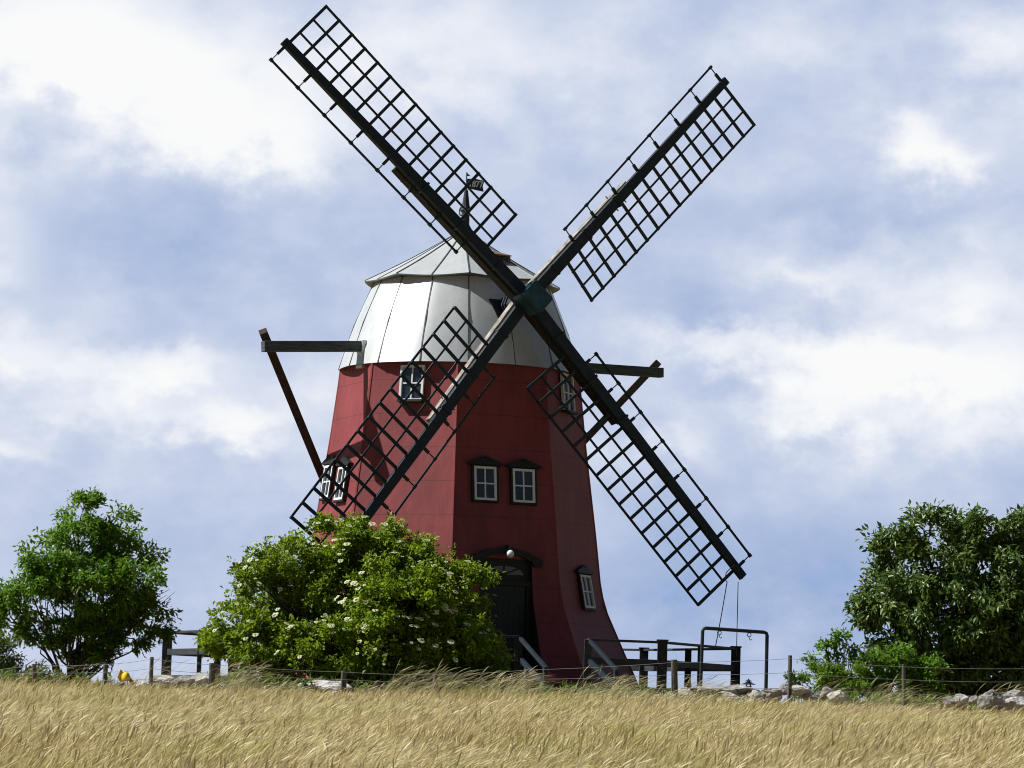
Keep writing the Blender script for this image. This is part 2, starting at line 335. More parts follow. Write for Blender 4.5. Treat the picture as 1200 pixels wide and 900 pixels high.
for i in range(AN):
    a0, a1 = CO + i*360/AN, CO + (i+1)*360/AN
    for j in range(NT):
        t0, t1 = j/NT*.985, (j+1)/NT*.985
        b.add([rfp(a0, t0), rfp(a1, t0), rfp(a1, t1), rfp(a0, t1)], [(0, 1, 2, 3)])
    b.add([rfp(a0, 0), rfp(a1, 0), rfp(a1, .0, -.03), rfp(a0, .0, -.03)], [(0, 1, 2, 3)], 1)
    b.add([rfp(a0, 0, -.03), rfp(a1, 0, -.03), rfp(a1, .14, -.24), rfp(a0, .14, -.24)], [(0, 1, 2, 3)], 1)  # eave lip and underside: shade put in as a dark colour
for i in range(16):
    a = CO + 22.5*i
    for j in range(4): b.beam(rfp(a, j/4*.97, .004), rfp(a, (j+1)/4*.97, .004), .028, .03, m=1)
roof = b.build('cap_roof', [M['metal'], M['seam_shade']], mill)
# sail frame (recovered from the picture)
TH, EP, AL = R(29.25), R(6.02), R(136.46)
nrm = Vector((math.sin(TH)*math.cos(EP), -math.cos(TH)*math.cos(EP), math.sin(EP))); uu = Vector((math.cos(TH), math.sin(TH), 0)); vv = uu.cross(nrm)
if vv.z < 0: vv = -vv
hub = Vector((-1.40, Y0, 9.90)) + nrm*3.49
# raised rusty flap on the roof above the shaft
b = MB(); c = rfp(29, .34, .05); tv = uu; dn = (rfp(29, .30) - rfp(29, .62)).normalized(); nn_ = tv.cross(dn); nn_ = nn_ if nn_.z > 0 else -nn_
flo = Vector((dn.x, dn.y, dn.z*.35)).normalized()
def roof_under(p):
    d = p - cen; return rfp(math.degrees(math.atan2(d.x, -d.y)), 1 - math.hypot(d.x, d.y)/(ER*.985), -.01)
top = rfp(33, .55, .02); flo = Vector((dn.x, dn.y, dn.z*.45)).normalized()
P = [top - tv*.34, top + tv*.34, top + flo*.55 + tv*.46, top + flo*.55 - tv*.46]
b.prism(P, Vector((0, 0, .03)))
for k0, k1, sg in ((0, 3, 1), (1, 2, -1)):
    dz_ = Vector((0, 0, -.003)); b.prism([P[k0] + dz_ + tv*.03*sg, P[k1] + dz_ + tv*.03*sg, roof_under(P[k1] + tv*.03*sg)], tv*.02*sg)
b.build('roof_flap', M['rust'], mill)
# dark slab whose colour stands for shade in the opening, and the shaft itself
b = MB(); a = math.degrees(TH)
lo, hi = .22, .74
fr = [skp(a - 13, hi, .03), skp(a + 8, hi, .03), skp(a + 5, .56, .03), skp(a - 6, .36, .03)]
b.prism(fr, -adir(a)*.25)
b.build('shaft_opening_shade', M['casing'], mill)
b = MB(); b.tube([hub - nrm*3.4, hub - nrm*.30], [.30, .27], 8)
for _k in range(3): b.tube([hub - nrm*(.62 + .14*_k), hub - nrm*(.56 + .14*_k)], [.315, .315], 8)
b.build('windshaft', M['dark'], mill)
aT = AL; radT = math.cos(aT)*uu + math.sin(aT)*vv; tanT = math.sin(aT)*uu - math.cos(aT)*vv
b = MB(); b.box(hub + nrm*.35, (radT, tanT, nrm), (.335, .255, .31)); poll = b.build('poll_end', M['poll'], mill, bevel=.012)
b = MB(); b.box(hub + nrm*.45, (radT, tanT, nrm), (.342, .262, .03)); b.build('iron_band', M['dark'], poll, bevel=.006)
Wd, Ld, RTIP, RH, RLT, RLH = 1.4466, .5531, 8.8173, 1.7029, 8.8289, 2.1946
SP = [(3.43, .52, 13.67, -12.9), (-1.55, .04, -4.64, -10.78), (-1.03, -4.82, -5.78, -6.7), (-1.99, 4.26, -5.01, 13.71)]
tips = []
for i, (cone, dal, we, tw) in enumerate(SP):
    a = AL - i*math.pi/2 + R(dal); cone, we, tw = R(cone), R(we), R(tw)
    rad0 = math.cos(a)*uu + math.sin(a)*vv; tan = math.sin(a)*uu - math.cos(a)*vv
    rad = rad0*math.cos(cone) - nrm*math.sin(cone); nn = nrm*math.cos(cone) + rad0*math.sin(cone)
    h = hub + nrm*(-.04 if i % 2 == 0 else .04) + nrm*(.13 if i % 2 == 0 else -.13)
    def sp(r, t, d=0):
        an = we + tw*(RTIP - r)/(RTIP - RH)
        t2 = tan*math.cos(an) + nn*math.sin(an); n2 = nn*math.cos(an) - tan*math.sin(an)
        return h + rad*r + t2*t + n2*d + nn*.035
    b = MB(); b.beam(h + rad*.15 + nn*.09, h + rad*4.4 + nn*.09, .30, .17, nn, .27, .16); b.beam(h + rad*4.4 + nn*.09, h + rad*(RTIP + (.30 if i == 2 else .14)) + nn*.07, .27, .16, nn, .21, .13)
    for rr in (1.2, 2.6, 3.9): b.box(h + rad*rr + nn*.10, (rad, tan, nn), (.035, .165, .10))
    sail = b.build('sail', M['dark'], mill, bevel=.012)
    b = MB(); L_ = (4.75, 4.6, 3.9, 4.3)[i]
    b.beam(h - nn*.14, h + rad*L_ - nn*.12, .42, .29, nn, .33, .24)
    for rr in (L_ - .35, L_ - .7):                                      # clamping bolts
        b.tube([h + rad*rr + tan*-.26 - nn*.1, h + rad*rr + tan*.26 - nn*.1], .02, 6)
    b.build('stock', M['darkstock'] if i % 2 == 0 else M['stock'], sail, bevel=.015)  # every other stock takes the darker timber colour
    b = MB()
    for j in range(16):
        r = RH + (RTIP - RH)*j/15
        b.beam(sp(r, -.07), sp(r, Wd + .02), .078, .045, nn)
    for f in (1/3, 2/3, 1.0):
        for j in range(15):
            r0, r1 = RH + (RTIP - RH)*j/15, RH + (RTIP - RH)*(j+1)/15
            if j == 0: r0 -= .03
            if j == 14: r1 += .03
            b.beam(sp(r0, Wd*f, -.038), sp(r1, Wd*f, -.038), .05 if f < 1 else .058, .034, nn)
    b.build('lattice', M['dark'], sail)
    b = MB()
    for j in range(8):
        r = RLH + (RLT - RLH)*j/7
        b.beam(sp(r, -.08), sp(r, -.33), .075, .05, nn); b.tube([sp(r, -.30), sp(r, -Ld - .03)], .016, 6)
        b.box(sp(r, -Ld), (rad, tan, nn), (.05, .035, .035))
    for j in range(14):
        r0, r1 = RLH + (RLT - RLH)*j/14, RLH + (RLT - RLH)*(j+1)/14
        b.beam(sp(r0, -Ld), sp(r1, -Ld), .05, .04, nn)
    b.build('leading_rail', M['dark'], sail)
    tips.append((sp(RTIP, 0), h + rad*(RTIP + .1)))
# tail beam, struts and tail pole
BZ = 9.43
pl = at(308, 406, Y0 - 6.0*math.sin(TH)*.98); pr = at(775.5, 437, Y0 + 6.4*math.sin(TH))
cl = at(424, 406, 83.35)
b = MB(); bdir = (pr - pl).normalized()
b.beam(pl, pl + (cl - pl)*1.15, .24, .27); b.build('tail_beam', M['beam'], mill, bevel=.012)
b = MB(); b.beam(pr + (pl - pr)*.42, pr, .22, .26); b.build('tail_beam', M['beam'], mill, bevel=.012)
b = MB(); e0 = pl + (cl - pl)*.985; hz = Vector((bdir.x, bdir.y, 0)).normalized(); sd = Vector((hz.y, -hz.x, 0))
b.box(e0 + hz*.10 + Vector((0, 0, -.20)), (hz, sd, (0, 0, 1)), (.13, .17, .36)); b.build('beam_flashing', M['metal'], mill, bevel=.01)
foot = at(459, 756, 90.2)
b = MB(); s0 = at(308, 388, pl.y + .25); s1 = s0 + (foot - s0)*.97
b.beam(s0, s1, .21, .21, (0, 1, 0)); b.build('strut', M['strut'], mill, bevel=.012)
b = MB(); s0 = at(772, 424, pr.y + .26); b.beam(s0, s0 + (foot - s0)*.97, .19, .19, (0, 1, 0)); b.build('strut', M['greystrut'], mill, bevel=.012)
b = MB(); b.beam(Vector((X0, Y0, 9.5)) - Vector((nrm.x, nrm.y, 0))*2.4, foot + Vector((0, 0, -.9)), .26, .26, (0, 1, 0)); b.build('tail_pole', M['strut'], mill, bevel=.012)
# finial with the dated vane
fz = cen + Vector((0, 0, RA)); b = MB()
fx = at(547, 268, Y0); fz = Vector((cen.x + .02, Y0, fx.z))
b.tube([fz + Vector((0, 0, z)) for z in (-.35, .0, .1, .42, .48, .62, 1.0, 1.05)], [.15, .17, .11, .105, .145, .10, .05, .03], 12)
b.tube([fz + Vector((0, 0, 1.0)), fz + Vector((0, 0, 1.5))], .018, 6)
b.tube([fz + Vector((-.10, -.02, .62)), fz + Vector((-.16, -.02, .50)), fz + Vector((-.15, -.02, .36)), fz + Vector((-.09, -.02, .33))], .02, 6)
fin = b.build('finial', M['dark'], mill, smooth=False)
b = MB(); q = fz + Vector((.0, -.02, 1.13))
b.prism([q + Vector((0, 0, -.05)), q + Vector((.46, 0, -.14)), q + Vector((.43, 0, .0)), q + Vector((.47, 0, .15)), q + Vector((.2, 0, .21)), q + Vector((0, 0, .19))], Vector((0, .02, 0)))
b.prism([q + Vector((0, 0, .27)), q + Vector((.10, 0, .27)), q + Vector((0, 0, .36))], Vector((0, .02, 0)))
vane = b.build('vane_flag', M['dark'], fin)
tcu = bpy.data.curves.new('vane_digits', 'FONT'); tcu.body = '1877'; tcu.size = .235; tcu.align_x = 'CENTER'; tcu.align_y = 'CENTER'; tcu.extrude = .003; tcu.offset = .004
to = bpy.data.objects.new('vane_digits_curve', tcu); COL.objects.link(to)
bpy.context.view_layer.update()
tm = bpy.data.meshes.new_from_object(to.evaluated_get(bpy.context.evaluated_depsgraph_get())); bpy.data.objects.remove(to)
tm.transform(Matrix.Translation(q - origin(mill) + Vector((.245, -.006, .05))) @ Matrix.Rotation(R(4), 4, 'Y') @ Matrix.Rotation(R(90), 4, 'X') @ Matrix.Scale(.82, 4, (1, 0, 0)))
tm.name = 'vane_digits'; tm.materials.clear(); tm.materials.append(M['digit']); to = bpy.data.objects.new('vane_digits', tm); COL.objects.link(to); to.parent = vane
# windows
def window(a, px, py, w, h, gable=True, sill=True):
    s, z = on_facet(a, px, py)
    n = adir(a); t = Vector((math.cos(R(a)), math.sin(R(a)), 0))
    v = (fpt(a, s, z + h/2) - fpt(a, s, z - h/2)).normalized(); no = t.cross(v); no = no if no.dot(n) > 0 else -no
    c = fpt(a, s, z) + no*.05
    F = lambda x, y, d=0: c + t*x + v*y + no*d
    b = MB(); fw = .058
    for sg in (-1, 1):
        b.box(F(sg*(w/2 - fw/2), 0, .02), (t, v, no), (fw/2, h/2, .035)); b.box(F(0, sg*(h/2 - fw/2), .018), (t, v, no), (w/2 - fw, fw/2, .033))
    b.box(F(0, 0, .016), (t, v, no), (.017, h/2 - fw, .022)); b.box(F(0, 0, .014), (t, v, no), (w/2 - fw, .017, .020))
    fr = b.build('window', M['white'], mill)
    b = MB(); b.box(F(0, 0, -.006), (t, v, no), (w/2 - fw + .01, h/2 - fw + .01, .008)); b.build('pane', M['glass'], fr)
    b = MB(); e = .055
    if gable:
        for sg in (-1, 1): b.box(F(sg*(w/2 + e/2), 0, 0), (t, v, no), (e/2, h/2 + e, .05))
        b.box(F(0, -h/2 - e/2, .0), (t, v, no), (w/2, e/2, .05))
    else: e = -.02
    if sill and not gable: b.box(F(0, -h/2 - e - .025, .03), (t, v, no), (w/2 + e + .03, .03, .10))
    if gable:
        g = [F(-w/2 - .13, h/2 + .03, -.04), F(-w/2 - .13, h/2 + .08, -.04), F(0, h/2 + .22, -.04), F(w/2 + .13, h/2 + .08, -.04), F(w/2 + .13, h/2 + .03, -.04)]
        b.prism(g, no*.12)
        for sg in (-1, 1): b.beam(F(sg*(w/2 + .19), h/2 + .065, .02), F(-sg*.01, h/2 + .255, .02), .12, .03, v)
    b.build('window_casing', M['casing'], fr)
window(-22.5, 484, 449.5, .66, .92, False, True)
window(67.5, 662.5, 461, .78, 1.0, False, True)
window(22.5, 567.3, 567, .60, .86); window(22.5, 612.3, 570, .60, .86)
window(-67.5, 386.5, 565, .64, .86); window(-67.5, 403, 567, .64, .86)
window(67.5, 685, 694, .74, .86)
# door, fanlight, hood, lamp
a = 22.5; dp = apo(3.72) - .10
n = adir(a); t = Vector((math.cos(R(a)), math.sin(R(a)), 0))
def D(s, z, d=0): return Vector((X0, Y0, z)) + n*(dp + d) + t*s
b = MB(); dm = (DS0 + DS1)/2
b.add([D(DS0, .72), D(DS1, .72), D(DS1, 3.72), D(DS0, 3.72)], [(0, 1, 2, 3)])
for s_ in (DS0, DS1):
    zl = [z for z in zs if DZ0 - 1e-6 <= z <= DZ1 + 1e-6]
    for z0, z1 in zip(zl[:-1], zl[1:]):
        b.add([D(s_, z0), fpt(a, s_, z0, .012), fpt(a, s_, z1, .012), D(s_, z1)], [(0, 1, 2, 3)])
b.add([D(DS0, 3.72), D(DS1, 3.72), fpt(a, DS1, 3.72, .01), fpt(a, DS0, 3.72, .01)], [(0, 1, 2, 3)])
b.box(D(dm, 3.12, .05), (t, (0, 0, 1), n), (.72, .06, .06))
for s_ in (DS0 + .05, DS1 - .05): b.box(D(s_, 1.9, .05), (t, (0, 0, 1), n), (.05, 1.17, .05))
frame = b.build('door_frame', M['casing'], mill)
b = MB()
for k in range(8): b.box(D(DS0 + .12 + .15*k + .075, 1.89, .03), (t, (0, 0, 1), n), (.072, 1.15, .02))
for z_ in (1.1, 1.9, 2.75): b.box(D(dm, z_, .06), (t, (0, 0, 1), n), (.58, .06, .012))
door = b.build('door', M['door'], mill)
b = MB(); b.tube([D(DS1 - .24, 1.75, .05), D(DS1 - .24, 1.75, .12), D(DS1 - .36, 1.75, .12)], .015, 6); b.build('handle', M['poll'], door)
b = MB(); f0 = 3.33
pts = [D(dm + .54*math.cos(R(q_)), f0 + .22*math.sin(R(q_)), .03) for q_ in range(0, 181, 15)]
b.prism(pts, n*.01); fan = b.build('fanlight', M['glass'], mill)
b = MB()
for q_ in (45, 90, 135): b.beam(D(dm, f0, .05), D(dm + .54*math.cos(R(q_)), f0 + .22*math.sin(R(q_)), .05), .04, .02, n)
b.build('glazing_bar', M['casing'], fan)
# segmental hood over the door
b = MB(); hs = [(-.98, -.02), (-.98, .16), (-.55, .36), (0, .46), (.55, .36), (.98, .16), (.98, -.02), (.78, -.02), (.72, .10), (.40, .24), (0, .30), (-.40, .24), (-.72, .10), (-.78, -.02)]
hz0 = 3.56; ha = fpt(a, 0, hz0 + .2); hd = (ha - Vector((X0, Y0, ha.z))).dot(n)
H = lambda x, y, d: Vector((X0, Y0, hz0 + y)) + n*(hd + d) + t*(dm + x)
for i in range(6):
    q4 = [hs[i], hs[i+1], hs[12-i], hs[13-i]]
    b.prism([H(x, y, -.25) for x, y in q4], n*.36)
b.build('door_hood', M['casing'], mill)
g = at(598, 649, 81.0); gl = at(598, 649, (D(dm + .15, 3.4, .45)).y)
b = MB(); 
for i in range(8):
    for j in range(12):
        f = lambda th, ph: gl + Vector((math.sin(th)*math.cos(ph), math.sin(th)*math.sin(ph), math.cos(th)))*.10
        t0, t1, p0, p1 = math.pi*i/8, math.pi*(i+1)/8, 2*math.pi*j/12, 2*math.pi*(j+1)/12
        b.add([f(t0, p0), f(t1, p0), f(t1, p1), f(t0, p1)], [(0, 1, 2, 3)])
lamp = b.build('lamp_globe', M['globe'], mill, smooth=True)
b = MB(); b.tube([gl + Vector((0, 0, .08)), gl + Vector((0, 0, .17)), gl + Vector((0, 0, .20)) - n*.12, gl + Vector((0, 0, .2)) - n*.5], [.035, .03, .018, .018], 8); b.build('lamp_bracket', M['casing'], lamp)

# ---------------------------------------------------------------- timber platform round the mill
DK, RP, RTOP, RMID = .60, 7.5, 1.705, 1.20
deck = empty('timber_platform', (X0, Y0, 0), 'dark octagonal timber platform with two-rail railing around the mill base', 'platform')
V8 = [cen + adir(45*k)*RP for k in range(8)]
b = MB()
for k in range(8):
    p0, p1 = V8[k], V8[(k+1) % 8]; q0, q1 = cen + adir(45*k)*4.2, cen + adir(45*(k+1))*4.2
    m_ = 20
    for j in range(m_):                                             # planks parallel to the edge
        f0, f1 = j/m_, (j + .93)/m_
        c4 = [q0 + (p0 - q0)*f0, q1 + (p1 - q1)*f0, q1 + (p1 - q1)*f1, q0 + (p0 - q0)*f1]
        b.prism([c + Vector((0, 0, DK - .05)) for c in c4], Vector((0, 0, .05)))
b.build('decking', M['deckwood'], deck)
b = MB()
for k in range(8):
    p0, p1 = V8[k], V8[(k+1) % 8]; d = (p1 - p0).normalized(); o_ = Vector((d.y, -d.x, 0))
    b.beam(p0 + o_*.03 + d*.03 + Vector((0, 0, DK - .10)), p1 + o_*.03 - d*.03 + Vector((0, 0, DK - .10)), .05, .15)
b.build('fascia_board', M['greyrail'], deck)
for k in range(8):
    p0, p1 = V8[k], V8[(k+1) % 8]
    for f in (0, .5):
        p = p0 + (p1 - p0)*f
        if f == 0 or k in (1, 2, 5, 6):
            pi = p - (p - cen).normalized()*.12
            b = MB(); w_ = .235 if f == 0 else .11 if k in (1, 6) else .17
            b.box(pi + Vector((0, 0, (RTOP + .03)/2)), ((1, 0, 0), (0, 1, 0), (0, 0, 1)), (w_/2, w_/2, (RTOP + .03)/2))
            if f == 0: b.box(pi + Vector((0, 0, RTOP + .05)), ((1, 0, 0), (0, 1, 0), (0, 0, 1)), (w_/2 + .025, w_/2 + .025, .02))
            b.build('railing_post', M['deckwood'], deck, bevel=.01)
st_l = at(609, 748, 78.25); st_r = at(685, 752, 79.2)
fdir = adir(22.5); edge = cen + fdir*(RP*math.cos(R(22.5)))
def on_edge(p):
    tt = Vector((math.cos(R(22.5)), math.sin(R(22.5)), 0)); return (p - edge).dot(tt)
sL, sR = on_edge(st_l), on_edge(st_r); tt = Vector((math.cos(R(22.5)), math.sin(R(22.5)), 0))
eL, eR = edge + tt*sL - fdir*.1, edge + tt*sR - fdir*.1; eL.z = eR.z = 0
for p in (eL, eR):
    b = MB(); b.box(p + Vector((0, 0, RTOP/2)), ((1, 0, 0), (0, 1, 0), (0, 0, 1)), (.09, .09, RTOP/2)); b.build('railing_post', M['deckwood'], deck, bevel=.01)
for k in range(8):
    p0, p1 = V8[k] - adir(45*k)*.12, V8[(k+1) % 8] - adir(45*(k+1))*.12
    segs = [(p0, p1)] if k != 0 else [(p0, eL), (eR, p1)]
    for s0, s1 in segs:
        d = (s1 - s0).normalized()
        for zz, ww, hh in ((RTOP, .14, .06), (RMID, .06, .16)):
            b = MB(); b.beam(s0 + d*.0 + Vector((0, 0, zz)), s1 - d*.0 + Vector((0, 0, zz)), ww, hh); b.build('rail', M['greyrail'], deck, bevel=.008)
# steps down to the field
stairs = empty('wooden_steps', (edge.x, edge.y, 0), 'short dark wooden steps with grey handrails in front of the mill door', 'steps')
run = 1.55
for p in (eL, eR):
    p = p + fdir*.14
    b = MB(); b.beam(p + Vector((0, 0, DK - .06)), p + fdir*run + Vector((0, 0, .02)), .05, .22); b.build('stringer', M['deckwood'], stairs)
    for zz in (1.06, .58):
        b = MB(); b.beam(p + Vector((0, 0, DK + zz)), p + fdir*(run + .05) + Vector((0, 0, zz*.9)), .10, .075 if zz > .9 else .11); b.build('handrail', M['dark'], stairs, bevel=.008)
    b = MB(); b.box(p + fdir*(run - .02) + Vector((0, 0, .45)), (fdir, tt, (0, 0, 1)), (.05, .05, .50)); b.build('newel_post', M['deckwood'], stairs, bevel=.008)
for k in range(4):
    z_ = DK - .145*(k + 1); c = edge + tt*(sL + sR)/2 + fdir*(.18 + .36*k); c.z = z_
    b = MB(); b.box(c, (fdir, tt, (0, 0, 1)), (.15, (sR - sL)/2 - .05, .022)); b.build('tread', M['deckwood'], stairs)

# ---------------------------------------------------------------- ropes tying the lowest sail down
def catn(p0, p1, sag, n=14):
    return [p0 + (p1 - p0)*(i/n) + Vector((0, 0, -sag*4*(i/n)*(1 - i/n))) for i in range(n+1)]
tip = tips[2][1]
p0 = at(852, 682, tip.y - .1); p1 = at(838, 760, 82.9)
b = MB(); b.tube(catn(p0, p1, .05), .013, 6)
b.tube([p0, p0 + Vector((-.06, -.12, .06)), at(851, 671, tip.y - .28), at(861, 661, tip.y - .20)], .013, 6)
tag(b.build('rope', M['rope'], loc=p1), 'thin slanting rope, the left of two tied from the low sail tip', 'rope')
p0 = at(865, 682, tip.y - .1); p1 = at(863, 768, 84.6)
b = MB(); b.tube(catn(p0, p1, .02), .012, 6); tag(b.build('rope', M['rope'], loc=p1), 'thin nearly upright rope, the right of two tied from the low sail tip', 'rope')

# ---------------------------------------------------------------- pipe frame with hooks
YF = 75.2
pa, pb, pc, pd_ = at(818, 812, YF), at(823.5, 736, YF), at(899, 741, YF + .6), at(896.5, 818, YF + .6)
pa.x, pa.z = pb.x - .03, -.05; pd_.x, pd_.z = pc.x, -.05
fr = empty('pipe_frame', ((pa.x + pd_.x)/2, YF, 0), 'black steel pipe frame like a small goal with two hanging hooks', 'pipe frame')
b = MB(); c_ = .07
b.tube([pa, pb + Vector((0, 0, -c_)), pb + Vector((.02, 0, -.02)), pb + Vector((c_, 0, 0)), pc + Vector((-c_, 0, 0)), pc + Vector((-.02, 0, -.02)), pc + Vector((0, 0, -c_)), pd_], .042, 10)
b.build('frame', M['pipe'], fr, smooth=True)
for px_ in (843, 878):
    f = (px_ - 823.5)/(899 - 823.5); p = pb + (pc - pb)*f
    b = MB(); b.tube([p + Vector((.045*math.sin(x), 0, -.085 + .045*math.cos(x))) for x in np.linspace(0, 6.28, 12)], .010, 6)
    b.tube([p + Vector((0, 0, -.13)), p + Vector((.0, 0, -.17)), p + Vector((.03, 0, -.21)), p + Vector((.06, 0, -.18))], .010, 6); b.build('hook', M['pipe'], fr)

# ---------------------------------------------------------------- wire fence
YW = 71.6
fence = empty('wire_fence', (0, YW, 0), 'low wire fence on thin weathered wooden posts along the field edge', 'fence')
posts = [(-60, 790, 6), (40, 778, 6), (124, 777, 6), (178, 770, 5), (249, 777, 8), (403, 786, 7), (510, 789, 6), (617, 783, 6), (790, 773, 8), (926, 768, 5), (1059, 778, 5), (1210, 780, 7)]
tops = []
for px_, py_, w_ in posts:
    tp = at(px_, py_, YW); ln = Vector((.06*random.uniform(-1, 1) + (.06 if px_ == 178 else 0), 0, 0))
    rr = w_/53.5/2; b = MB(); bt = Vector((tp.x, YW, -.2)) - ln
    b.tube([bt, bt + (tp - bt)*.5, tp], [rr*1.08, rr, rr*.93], 9); b.build('fence_post', M['post'], fence); tops.append((bt, tp))
for f in (.93, .70, .45):
    b = MB()
    for (b0, t0), (b1, t1) in zip(tops[:-1], tops[1:]):
        g0 = Vector((t0.x, YW - .06, .02 + (t0.z - .0)*f)); g1 = Vector((t1.x, YW - .06, .02 + (t1.z)*f)); b.tube(catn(g0, g1, .02, 6), .0045, 5)
    b.build('wire', M['wire'], fence)
# yellow scrap blown against the fence
b = MB(); y0 = at(139, 788, YW - .2); ys_ = []
for i in range(13):
    f = i/12; c = at(139 + 21*f, 789 + 13*f + 1.6*math.sin(f*9), YW - .2 + .08*math.sin(f*11)); w_ = .045 + .075*math.sin(min(1, f*1.35 + .18)*math.pi)
    ys_ += [c + Vector((w_*.3, .05*math.sin(f*14 + 1), w_)), c + Vector((0, .07*math.cos(f*10), .1*w_)), c + Vector((-w_*.25, -.03, -w_*.9))]
b.add(ys_, [(i*3 + k, i*3 + k + 1, i*3 + k + 4, i*3 + k + 3) for i in range(12) for k in (0, 1)])
yo = b.build('plastic_scrap', M['yellow'], smooth=True, loc=y0); sd_ = yo.modifiers.new('thick', 'SOLIDIFY'); sd_.thickness = .006
tag(yo, 'bright yellow scrap of plastic fluttering at the fence beside the left tree', 'plastic scrap')
# small roofed lantern
YL = 72.6; lc = at(877, 806.5, YL)
lan = empty('garden_lantern', lc, 'tiny black two-tiered roofed lantern standing on the right-hand stones', 'lantern')
b = MB()
for k_ in range(4): b.beam(lc + Vector((.055*(-1)**k_, .055*(-1)**(k_//2), -.02)), lc + Vector((.04*(-1)**k_, .04*(-1)**(k_//2), .085)), .022, .022, (0, 1, 0))
b.tube([lc + Vector((0, 0, .03)), lc + Vector((0, 0, .045))], [.075, .075], 10); b.build('body', M['pipe'], lan)
b = MB()
b.tube([lc + Vector((0, 0, z)) for z in (.080, .092, .115, .140)], [.165, .150, .085, .050], 12); b.tube([lc + Vector((0, 0, z)) for z in (.139, .150)], [.035, .035], 8)
b.tube([lc + Vector((0, 0, z)) for z in (.149, .158, .178, .20, .215)], [.085, .078, .035, .014, .008], 12)
b.build('lantern_roof', M['pipe'], lan)
# blue barrel cut by the picture's edge
bc = at(1207, 806, 73.4); bc.z = .0
b = MB(); b.tube([bc + Vector((0, 0, z)) for z in (0, .03, .2, .22, .4, .42, .6, .64)], [.17, .19, .19, .2, .2, .19, .19, .16], 18)
tag(b.build('blue_tub', M['blue'], loc=bc, smooth=False), 'bright blue plastic tub half cut off behind the far right fence wire', 'tub')

# ---------------------------------------------------------------- boulders of the tumbled wall
def stone(px_, py_, w, h, dark, label, Y=71.95, rot=0, seed=0):
    import bmesh
    c = at(px_, py_, Y); sc_ = FPX/Y; rw, rh = w/sc_/2, h/sc_/2
    bm = bmesh.new(); bmesh.ops.create_icosphere(bm, subdivisions=4, radius=1)
    from mathutils import noise as mn
    rg = random.Random(seed)
    pl_ = [Vector((rg.uniform(-1, 1), rg.uniform(-1, 1), rg.uniform(-.6, 1))).normalized() for _ in range(11)]; dd = [rg.uniform(.55, .88) for _ in pl_]
    o3 = Vector((seed*3.1, seed*1.7, 0))
    for v in bm.verts:
        p = v.co.copy()
        for n_, d_ in zip(pl_, dd):                              # broken faces
            k = p.dot(n_)
            if k > d_: p -= n_*(k - d_)*.92
        p *= 1 + .12*mn.noise(p*2.2 + o3) + .07*mn.noise(p*6 + o3) + .03*mn.noise(p*15 + o3)
        v.co = Vector((p.x*rw*1.15, p.y*max(rw*.6, rh*1.0), p.z*rh*1.3))
    bmesh.ops.rotate(bm, verts=bm.verts, cent=(0, 0, 0), matrix=Matrix.Rotation(R(rot), 3, 'Y'))
    me = bpy.data.meshes.new('boulder'); bm.to_mesh(me); bm.free(); me.materials.append(M['greystone'] if dark else M['stone'])
    o = bpy.data.objects.new('boulder', me); COL.objects.link(o); o.location = c
    return tag(o, label, 'boulder', 'tumbled limestone boulders along the fence')
ST_ = [
 (164, 806, 26, 9, 0, 'thin pale slab tilted up at the left end of the left stones', -14), (192, 801, 34, 12, 0, 'flat pale boulder under the left platform railing', 0),
 (216, 803, 28, 13, 1, 'grey boulder with a dark hollow left of the elder bush', 0), (237, 798, 26, 10, 0, 'pale boulder half under the elder bush left edge', -8),
 (374, 809, 64, 18, 0, 'largest flat white boulder in front of the elder bush', 0), (334, 818, 28, 7, 0, 'low pale slab left of the big flat white boulder', 0), (398, 817, 40, 8, 0, 'thin pale slab under the big flat white boulder', 0),
 (802, 817, 34, 14, 0, 'pale boulder right of the thick grey fence post', 0), (826, 813, 40, 12, 1, 'grey boulder at the left foot of the pipe frame', 4), (851, 819, 32, 10, 0, 'pale slab between the legs of the pipe frame', 0),
 (866, 811, 54, 9, 1, 'long dark slab lying under the tiny lantern', 2), (884, 819, 18, 12, 0, 'small white boulder below the tiny lantern', 0), (905, 816, 26, 13, 1, 'grey boulder at the right leg of the pipe frame', 0),
 (920, 811, 18, 11, 1, 'small grey boulder touching the thin tall fence post', 0), (938, 812, 28, 11, 0, 'pale flat boulder right of the thin tall fence post', 0), (950, 819, 24, 8, 1, 'low grey stone under the bright green bush', 0),
 (968, 814, 14, 14, 1, 'upright dark stone left of the single white block', 20), (983, 820, 28, 13, 0, 'single white block below the bright green bush', 0),
 (1113, 825, 14, 10, 1, 'smallest stone of the trio left of the big right boulder', 0), (1127, 823, 18, 12, 0, 'middle pale stone of the trio left of the big right boulder', 0), (1142, 822, 14, 9, 1, 'right stone of the trio touching the big right boulder', 0),
 (1163, 826, 36, 22, 1, 'big rugged grey boulder standing tallest on the right', -6), (1186, 819, 26, 13, 1, 'grey boulder behind the white one at the right edge', 0), (1195, 829, 32, 16, 0, 'white boulder at the right edge of the picture', 0)]
for i, (a_, b_, w_, h_, d_, lb, ro) in enumerate(ST_): stone(a_, b_ - 3, w_, h_, d_, lb, 71.95 + .25*(i % 3 == 1), ro, i + 3)

